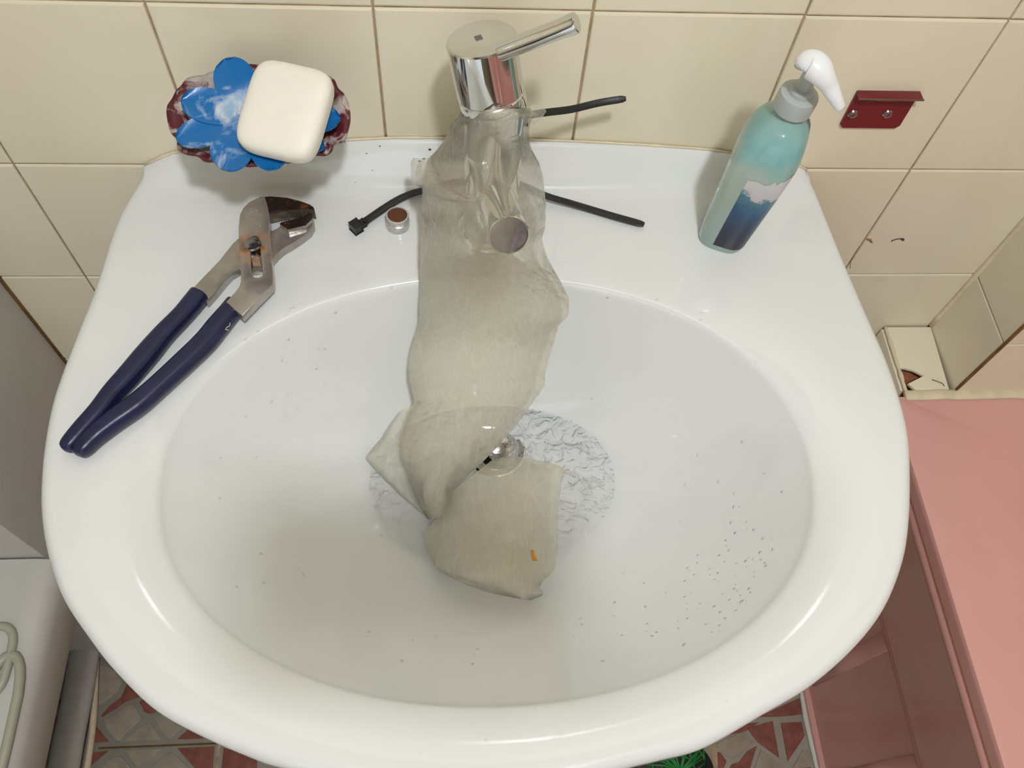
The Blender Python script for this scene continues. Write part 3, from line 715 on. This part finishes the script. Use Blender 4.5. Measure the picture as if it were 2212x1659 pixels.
# ================================================================== PLIERS
pl_ = tag(empty('pliers', tuple(at(547,533,DZ))), 'slip-joint pliers with navy handles and a rusty pivot on the washbasin deck', 'pliers')
def teeth(a, b, k, amp):
    a = np.array(a, float); b = np.array(b, float); d = b-a; nn = np.array([-d[1], d[0]])/np.linalg.norm(d); out = []
    for i in range(k+1):
        out.append(tuple(a+d*i/k)); 
        if i < k: out.append(tuple(a+d*(i+.5)/k+nn*amp))
    return out
ZA0, ZA1, ZB0, ZB1 = .8585, .8668, .8512, .8592
armA = [(518,463),(525,449),(538,436),(556,427),(572,425),(577,440),(581,460),(583,479),(583,501),(585,527),(587,563),(590,592),(590,610),(588,617),(523,682),(488,652),(508,630),(517,618),(520,608),(520,572),(517,540),(515,516),(515,490)]
slot = [(540,515),(544,509),(551,508),(558,512),(561,520),(562,540),(566,575),(568,585),(566,595),(560,599),(550,599),(544,595),(542,585)]
plate('arm', [p[:2] for p in px(armA, ZA1)], ZA0, ZA1, M['steel'], pl_, [[p[:2] for p in px(slot, ZA1)]], bev=.0007)
hook = [(560,426),(585,424),(621,427),(648,434),(668,441),(677,447),(679,452)] + teeth((668,450),(622,452),9,2.2) + [(600,456),(583,460),(560,462)]
M['worn'] = simple('worn_jaw_side', S(120,108,94), .4, .4, var=.4, vs=160)
plate('jaw', [p[:2] for p in px(hook, .8655)], .8540, .8655, M['worn'], pl_, bev=.0004)
plate('jaw_face', [p[:2] for p in px(hook, .8664)], .8654, .8665, M['jaw'], pl_, bev=.0003)
armB = [(578,503),(600,492),(604,488),(625,486),(655,474)] + [(671,466),(677,472),(678,485),(671,498),(653,512),(630,527),(612,537),(599,548),(590,559),(578,572),(560,580),(535,582),(518,580),(498,592),(480,612),(466,630),(446,652),(409,630),(425,613),(440,597),(473,563),(503,525),(515,514)]
plate('arm', [p[:2] for p in px(armB, ZB1)], ZB0, ZB1, M['steel'], pl_, bev=.0007)
jb = [(604,482)] + teeth((607,481),(655,468),10,-2.2) + [(668,459),(675,462),(676,470),(660,486),(622,495)]
plate('jaw', [p[:2] for p in px(jb, .8648)], .858, .8648, M['steel'], pl_, bev=.0004)
plate('jaw_face', [p[:2] for p in px(jb, .8656)], .8647, .8657, M['jaw'], pl_, bev=.0003)
rivet_ = lathe('rivet', tuple(at(548,536,.863)), (0,0,1), [(.0062,-.006),(.0066,.0),(.0066,.0045),(.0058,.0058),(.0035,.0066),(.0001,.0068)], M['chrome_dull'], pl_, n=32)
rv = Vector(at(550,533,.8697)); obox('rivet_slot', rv, Vector((.9,.4,0)).normalized(), Vector((-.4,.9,0)).normalized(), zz_, .005, .0007, .0003, M['dark'], rivet_, .0002)
plate('rail', [p[:2] for p in px([(544,560),(562,560),(565,574),(546,574)], .864)], .8585, .864, M['steel'], pl_, bev=.0004)
def grip(C_, name='grip'):
    P0 = [at(u, v, .8592) for u, v, h in C_]; W_ = [h/3050*(1.0) for u, v, h in C_]
    A = catmull([np.array([*p, w]) for p, w in zip(P0, W_)], 6)
    pts = [q[:3] for q in A]; n_ = len(pts)
    def pf(i, t):
        w = A[i][3]; hh = min(.0074, w*1.1)
        if i == 0: w *= .96
        return [(w*math.copysign(abs(math.cos(a))**.75, math.cos(a)), hh*math.copysign(abs(math.sin(a))**.75, math.sin(a))) for a in [2*math.pi*k/20 for k in range(20)]]
    return sweep(name, pts, pf, M['blue_grip'], pl_, auto=50)
grip([(432,636,22),(416,656,22),(392,684,21),(355,722,22),(319,764,24),(277,813,23),(245,848,21),(215,887,20),(178,928,19),(152,957,17),(141,968,13),(137,972,5)])
grip([(511,657,23),(492,680,23),(470,706,24),(442,740,24),(396,784,23),(343,833,22),(297,873,23),(247,909,22),(206,942,20),(180,968,18),(168,978,13),(164,982,5)])
tube('embossed_mark', [at(u, v, .8672) for u, v in ((497,697),(496,704),(490,707),(487,712),(494,713))], .0003, M['storage'], pl_, n=6)

for a_, b_ in (((538,452),(545,449)),((541,456),(549,454)),((550,449),(556,457)),((534,463),(531,469)),((535,467),(541,465)),((538,472),(544,470)),((541,476),(548,475)),((547,480),(553,478)),((552,484),(558,483)),((557,486),(563,489)),((562,461),(565,467)),((534,459),(538,463))):
    tube('engraving', [at(*a_, .8669), at(*b_, .8669)], .0002, M['limed'], pl_, n=5)

# ================================================================== SOAP DISH, FLOWER, SOAP
def zd(v): return .943+(355-v)/225*.026
def dish(u, v, dz=0): return at(u, v, zd(v)+dz)
outline = [(375,205),(386,190),(400,172),(420,163),(440,163),(452,158),(480,148),(530,140),(600,138),(660,145),(700,160),(722,172),(730,188),(745,205),(755,230),(756,255),(750,285),(742,300),(722,308),(716,322),(700,330),(670,330),(640,345),(600,350),(540,357),(515,352),(490,352),(465,345),(440,343),(425,333),(400,330),(383,320),(382,300),(366,280),(360,250),(362,228)]
sdh = tag(empty('soap_dish', tuple(dish(555,250,-.03))), 'maroon scalloped soap dish crusted with soap scum, mounted on the tiled wall', 'soap dish')
O2 = catmull([np.array([u, v]) for u, v in outline], 4, True); cen = np.array([557, 250]); V = []; F = []
prof = [(.0, -.013), (.35, -.0125), (.6, -.010), (.8, -.005), (.93, -.0005), (1, .0), (1.0, -.0025), (.93, -.005), (.8, -.0105), (.55, -.017), (.3, -.02), (.0, -.021)]
m = len(O2)
for f, h in prof:
    for q in O2:
        w = cen+(q-cen)*f; p = dish(*w, 0) if f > .99 else dish(w[0], w[1], 0); V.append((p[0], min(p[1], -.004), p[2]+h+.0016*noise.noise(Vector((w[0]*.035, w[1]*.035, h*99)))))
for i in range(len(prof)-1):
    for k in range(m): F.append((i*m+k, i*m+(k+1) % m, (i+1)*m+(k+1) % m, (i+1)*m+k))
keep(mesh('bowl', V, F, M['maroon'], smooth=True), sdh)
c0 = dish(560, 250, -.022)
tube('wall_arm', [(c0[0], -.0005, c0[2]+.001), (c0[0], -.02, c0[2]+.001), (c0[0], c0[1], c0[2]+.003)], [.011,.010,.010], M['red_lacquer'], sdh, n=16)
flm = tag(empty('flower_soap_saver', tuple(dish(540,250,0))), 'blue flower-shaped soap saver lying in the maroon dish under the soap', 'soap saver')
def petal(root, tip, w):
    root = np.array(root, float); tip = np.array(tip, float); d = tip-root; L = np.linalg.norm(d); d /= L; nn = np.array([-d[1], d[0]])
    V = []; F = []; a_, b_ = 22, 12
    def pos(i, j, top):
        t = i/a_; s = j/b_*2-1
        ww = w*(max(0, 1-abs((t-.6)/.402)**2.2)**.5 if t > .6 else .62+.38*math.sin(math.pi/2*t/.6))
        p2 = root+d*L*min(t, .999)+nn*s*ww; h = .0012+.0035*ss(0, .6, t)+.0022*t*t-.0022*abs(s)**2*0+ .0016*(s*s)*t
        p = dish(p2[0], p2[1], h-.0005); return (p[0], min(p[1], -.003), p[2]-(0 if top else .0013))
    for top in (1, 0):
        for i in range(a_+1):
            for j in range(b_+1): V.append(pos(i, j, top))
    K = (a_+1)*(b_+1); m = b_+1
    for i in range(a_):
        for j in range(b_):
            q = (i*m+j, i*m+j+1, (i+1)*m+j+1, (i+1)*m+j); F.append(q); F.append(tuple(K+x for x in q[::-1]))
    bd = [(0,j) for j in range(b_)]+[(i,b_) for i in range(a_)]+[(a_,j) for j in range(b_,0,-1)]+[(i,0) for i in range(a_,0,-1)]
    for k in range(len(bd)):
        x = bd[k][0]*m+bd[k][1]; y = bd[(k+1) % len(bd)][0]*m+bd[(k+1) % len(bd)][1]; F.append((x, y, K+y, K+x))
    keep(mesh('petal', V, F, M['petal'], auto=60), flm)
C0 = (545, 248)
for tip, w in (((484,127),45),((391,215),38),((380,300),33),((474,362),46),((600,363),42),((700,318),26),((735,255),34),((716,185),36),((620,140),40)): petal(C0, tip, w)
lathe('flower_center', tuple(dish(548,248,-.001)), (0,-.2,1), [(.010,0),(.0115,.0035),(.009,.0055),(.0001,.0062)], M['petal'], flm, n=24)
# soap bar: a rounded slab
cs = [((545,113),.991),((718,150),.991),((676,351),.9665),((501,310),.9665)]
K = [Vector(at(u, v, z)) for (u, v), z in cs]; ctr = sum(K, Vector())/4; ax = ((K[1]-K[0])+(K[2]-K[3])).normalized(); ay = ((K[0]-K[3])+(K[1]-K[2])); ay = (ay-ax*ay.dot(ax)).normalized(); az = ax.cross(ay)
hw = ((K[1]-K[0]).length+(K[2]-K[3]).length)/4; hl = ((K[0]-K[3]).length+(K[1]-K[2]).length)/4; ht = .0105
V = []; F = []; nu, nv = 96, 24
def sp(x, e): return math.copysign(abs(x)**e, x)
for j in range(nv+1):
    phi = math.pi*(j/nv-.5)
    for i in range(nu):
        th = 2*math.pi*i/nu; r = sp(math.cos(phi), .42)
        V.append(ctr-az*ht*.75+ax*hw*r*sp(math.cos(th), .42)+ay*hl*r*sp(math.sin(th), .42)+az*ht*sp(math.sin(phi), .62))
for j in range(nv):
    for i in range(nu): F.append((j*nu+i, j*nu+(i+1) % nu, (j+1)*nu+(i+1) % nu, (j+1)*nu+i))
soap = mesh('soap_bar', V, F, M['soap'], smooth=True); tag(soap, 'thick ivory bar of soap resting on the blue flower in the dish', 'soap')

# ================================================================== PUMP BOTTLE
BCX, BCY = .572, -.0675; PH = math.radians(-24)
bt = tag(empty('pump_bottle', (BCX, BCY, DZ)), 'translucent teal pump bottle with a torn navy label at the right corner of the washbasin', 'bottle')
bx = Vector((math.cos(PH), math.sin(PH), 0)); by = Vector((-math.sin(PH), math.cos(PH), 0))
def oct_(a, b, e, n=64):
    return [(a*sp(math.cos(t), e), b*sp(math.sin(t), e)) for t in [2*math.pi*k/n for k in range(n)]]
hs = [(0,.90,.6),(.0015,.95,.6),(.004,.985,.6),(.02,1.02,.58),(.05,1.09,.56),(.08,1.16,.56),(.095,1.19,.57),(.102,1.17,.6),(.109,1.11,.65),(.115,1.02,.7),(.120,.92,.76),(.1245,.81,.84),(.1285,.69,.92),(.132,.575,1),(.134,.545,1),(.142,.54,1)]
def bsc(h): return float(np.interp(h, [q[0] for q in hs], [q[1] for q in hs]))
V = []; F = []; m = 64
for h, s, e in hs:
    a = .0196*s; b = .0245*s
    if h > .12: q = ss(.12, .134, h); a = a*(1-q)+.0105*q; b = b*(1-q)+.0105*q
    for x, y in oct_(a, b, e): V.append(bx*x+by*y+Vector((0,0,h)))
for i in range(len(hs)-1):
    for k in range(m): F.append((i*m+k, i*m+(k+1) % m, (i+1)*m+(k+1) % m, (i+1)*m+k))
F.append(tuple(range(m))[::-1]); F.append(tuple((len(hs)-1)*m+k for k in range(m)))
bo = mesh('body', V, F, M['bottle'], bt, smooth=True)
# label on the right-front corner of the body
V = []; F = []; ks = list(range(47, 60)); 
P64 = None
for i in range(13):
    h = .008+.080*i/12
    for j, k in enumerate(ks):
        top = .006*noise.noise(Vector((j*.9, 0, 0)))+.012*(j/len(ks)); hh = h if i < 12 else h+top; x, y = oct_(.0196*bsc(hh)+.0003, .0245*bsc(hh)+.0003, .57)[k % 64]; V.append(bx*x+by*y+Vector((0,0,hh)))
m = len(ks)
for i in range(12):
    for j in range(m-1): F.append((i*m+j, i*m+j+1, (i+1)*m+j+1, (i+1)*m+j))
mesh('label', V, F, M['label'], bt, smooth=True)
TL_ = Vector((.0085/.14, -.0065/.14, 1)); bo.rotation_euler = (0,0,0)
for o_ in bt.children:
    for v in o_.data.vertices: v.co += Vector((TL_.x*v.co.z, TL_.y*v.co.z, 0))
def ax_(h): return (BCX+TL_.x*h, BCY+TL_.y*h, DZ+h)
lathe('collar', ax_(.1335), TL_, [(.0116,0),(.0134,.001),(.0134,.0115),(.0128,.0135),(.0106,.0145),(.0090,.015),(.0088,.0175),(.0078,.018),(.006,.0185),(.0001,.0185)], M['collar'], bt)
lathe('stem', ax_(.151), TL_, [(.0052,0),(.0050,.023),(.0001,.0231)], M['collar'], bt, n=24)
hp = [(1733,146,1.0245),(1737,140,1.0265),(1752,138,1.0275),(1768,150,1.0265),(1780,166,1.0235),(1790,182,1.0195),(1801,204,1.0145),(1811,224,1.0095),(1816,232,1.0075)]
A = catmull([np.array([*at(*p), r]) for p, r in zip(hp, (.004,.0078,.0098,.0096,.0080,.0066,.0053,.0043,.0036))], 5)
sweep('pump_head', [q[:3] for q in A], lambda i, t: circ(A[i][3], 20, A[i][3]*.85), M['cap_plastic'], bt)

# ================================================================== SMALL THINGS
ae = Vector(at(859, 484, .853)); ar_ = tag(empty('tap_aerator', (ae.x, ae.y, DZ)), 'small chrome tap aerator with a rusty mesh standing beside the cable tie', 'aerator')
lathe('body', (ae.x, ae.y, DZ+.0002), (.03,.02,1), [(.0084,0),(.0093,.0012),(.0093,.0078),(.0084,.0085),(.0084,.0092),(.0090,.0098),(.0084,.0104),(.0084,.0110),(.0090,.0116),(.0090,.0131),(.0086,.0136),(.0078,.0136),(.0076,.0123),(.0001,.0123)], M['limed'], ar_)
lathe('mesh_screen', (ae.x+.0004, ae.y+.0003, DZ+.0123), (.03,.02,1), [(.0075,0),(.0075,.0006),(.005,.0012),(.0001,.0012)], M['mesh_rust'], ar_, n=32)
br = tag(empty('wall_bracket', (.682, 0, .92)), 'dark red metal bracket screwed to the tiles right of the pump bottle', 'bracket')
q = [aty(1812,262,0), aty(1832,190,0), aty(1983,196,0), aty(1938,262,0), aty(1928,268,0), aty(1818,268,0)]
xs0, xs1, z0, z1 = q[5][0]-.002, q[3][0]+.003, q[5][2]-.002, q[1][2]+.001
def plate_y(name, P, y0, y1, mat, parent, bev=.0006):
    cu = [(a, c) for a, c in P]; V = [(a, y0, c) for a, c in cu]+[(a, y1, c) for a, c in cu]; k = len(cu)
    F = [tuple(range(k)), tuple(range(k, 2*k))[::-1]]+[(i, (i+1) % k, k+(i+1) % k, k+i) for i in range(k)]
    return keep(mesh(name, V, F, mat), parent)
zf = z1-.004
plate_y('back_plate', [(xs0+.003,z0),(xs1-.003,z0),(xs1,z0+.003),(xs1,zf),(xs0,zf),(xs0,z0+.003)], -.0002, -.0022, M['red_lacquer'], br)
box('flange', (xs0, -.009, zf-.001), (xs1+.001, -.0002, zf+.0012), M['red_lacquer'], br, bev=.0004)
box('worn_edge', (xs0, -.0095, zf-.0008), (xs1+.002, -.0088, zf+.001), M['chrome_dull'], br, bev=.0003)
for u, v in ((1842,246),(1917,246)):
    p = aty(u, v, -.002); lathe('screw', (p[0], -.002, p[2]), (0,-1,0), [(.0042,0),(.0042,.0006),(.0034,.0016),(.0012,.0018),(.0010,.0008),(.0001,.0008)], M['chrome_dull'], br, n=24)
# old drill mark on the tile
p = aty(1937, 521, 0); P = [(p[0]+.0058*math.cos(a), -.0004, p[2]+.004*math.sin(a)+.001*math.cos(a)) for a in [math.radians(20+12*k) for k in range(13)]]
tube('drill_mark', P, [.0005+.0007*(k < 4) for k in range(13)], M['speck'], wall, n=6)
P = [tuple(aty(u, v, -.0003)) for u, v in ((1873,516),(1880,518),(1884,524))]; tube('rust_stain', P, [.0008,.0014,.0006], simple('rust_mark', S(160,124,70), .8), wall, n=6)
P = [tuple(aty(u, v, -.0003)) for u, v in ((1860,528),(1848,545),(1838,566),(1836,580))]; tube('crack', P, .0003, M['grout'], wall, n=6)

# mat with a leaf-vein pattern on the floor
mt_ = tag(empty('floor_mat', (.66,-.47,0)), 'black rounded mat with green leaf veins on the floor under the washbasin front', 'mat')
ol = rr(.56, -.60, .735, -.362, .045, 8)
plate('base', ol, .001, .017, M['black_plastic'], mt_, bev=.003)
gc = np.array([.683, -.405])
V2 = []
for r_ in (.022, .042, .062):
    tube('vein', [(min(max(gc[0]+r_*math.cos(t), .575), .722), min(max(gc[1]+r_*math.sin(t), -.58), -.374), .0172) for t in [2*math.pi*k/40 for k in range(40)]], .0012, M['green'], mt_, n=6, closed=True, caps=False)
for k in range(30):
    a = 2*math.pi*k/30; L = .055+.030*(k % 2)
    e = gc+np.array([math.cos(a), math.sin(a)])*L; e[0] = min(max(e[0], .57), .722); e[1] = min(max(e[1], -.59), -.372)
    m_ = gc+(e-gc)*.5+np.array([random.uniform(-.004,.004)]*2)
    tube('vein', [(gc[0], gc[1], .017), (m_[0], m_[1], .0175), (e[0], e[1], .017)], [.0022,.0016,.0012], M['green'], mt_, n=6)
    a2 = a+.24*1.0; e2 = gc+np.array([math.cos(a2), math.sin(a2)])*L*.72; e2[0] = min(max(e2[0], .57), .722); e2[1] = min(e2[1], -.374)
    tube('vein', [(m_[0], m_[1], .017), (e2[0], e2[1], .017)], .0012, M['green'], mt_, n=6)

# the phone that takes the picture, just behind the camera point
ph = tag(empty('smartphone', tuple(CP)), 'dark smartphone held level above the washbasin', 'phone')
Rc = Matrix([list(r) for r in RM]); X_, Y_, Z_ = (Rc @ Vector(v) for v in ((1,0,0),(0,1,0),(0,0,1))); C0_ = Vector(CP)
obox('body', C0_+X_*.052-Y_*.022+Z_*.010, X_, Y_, Z_, .068, .033, .0042, M['black_plastic'], ph, .003)
obox('screen', C0_+X_*.052-Y_*.022+Z_*.0143, X_, Y_, Z_, .064, .030, .0002, simple('dark_glass', S(20,22,26), .05), ph, .0001)
lathe('lens', C0_+Z_*.0062, -Z_, [(.006,-.001),(.006,.001),(.005,.0012)], M['dark'], ph, n=24)
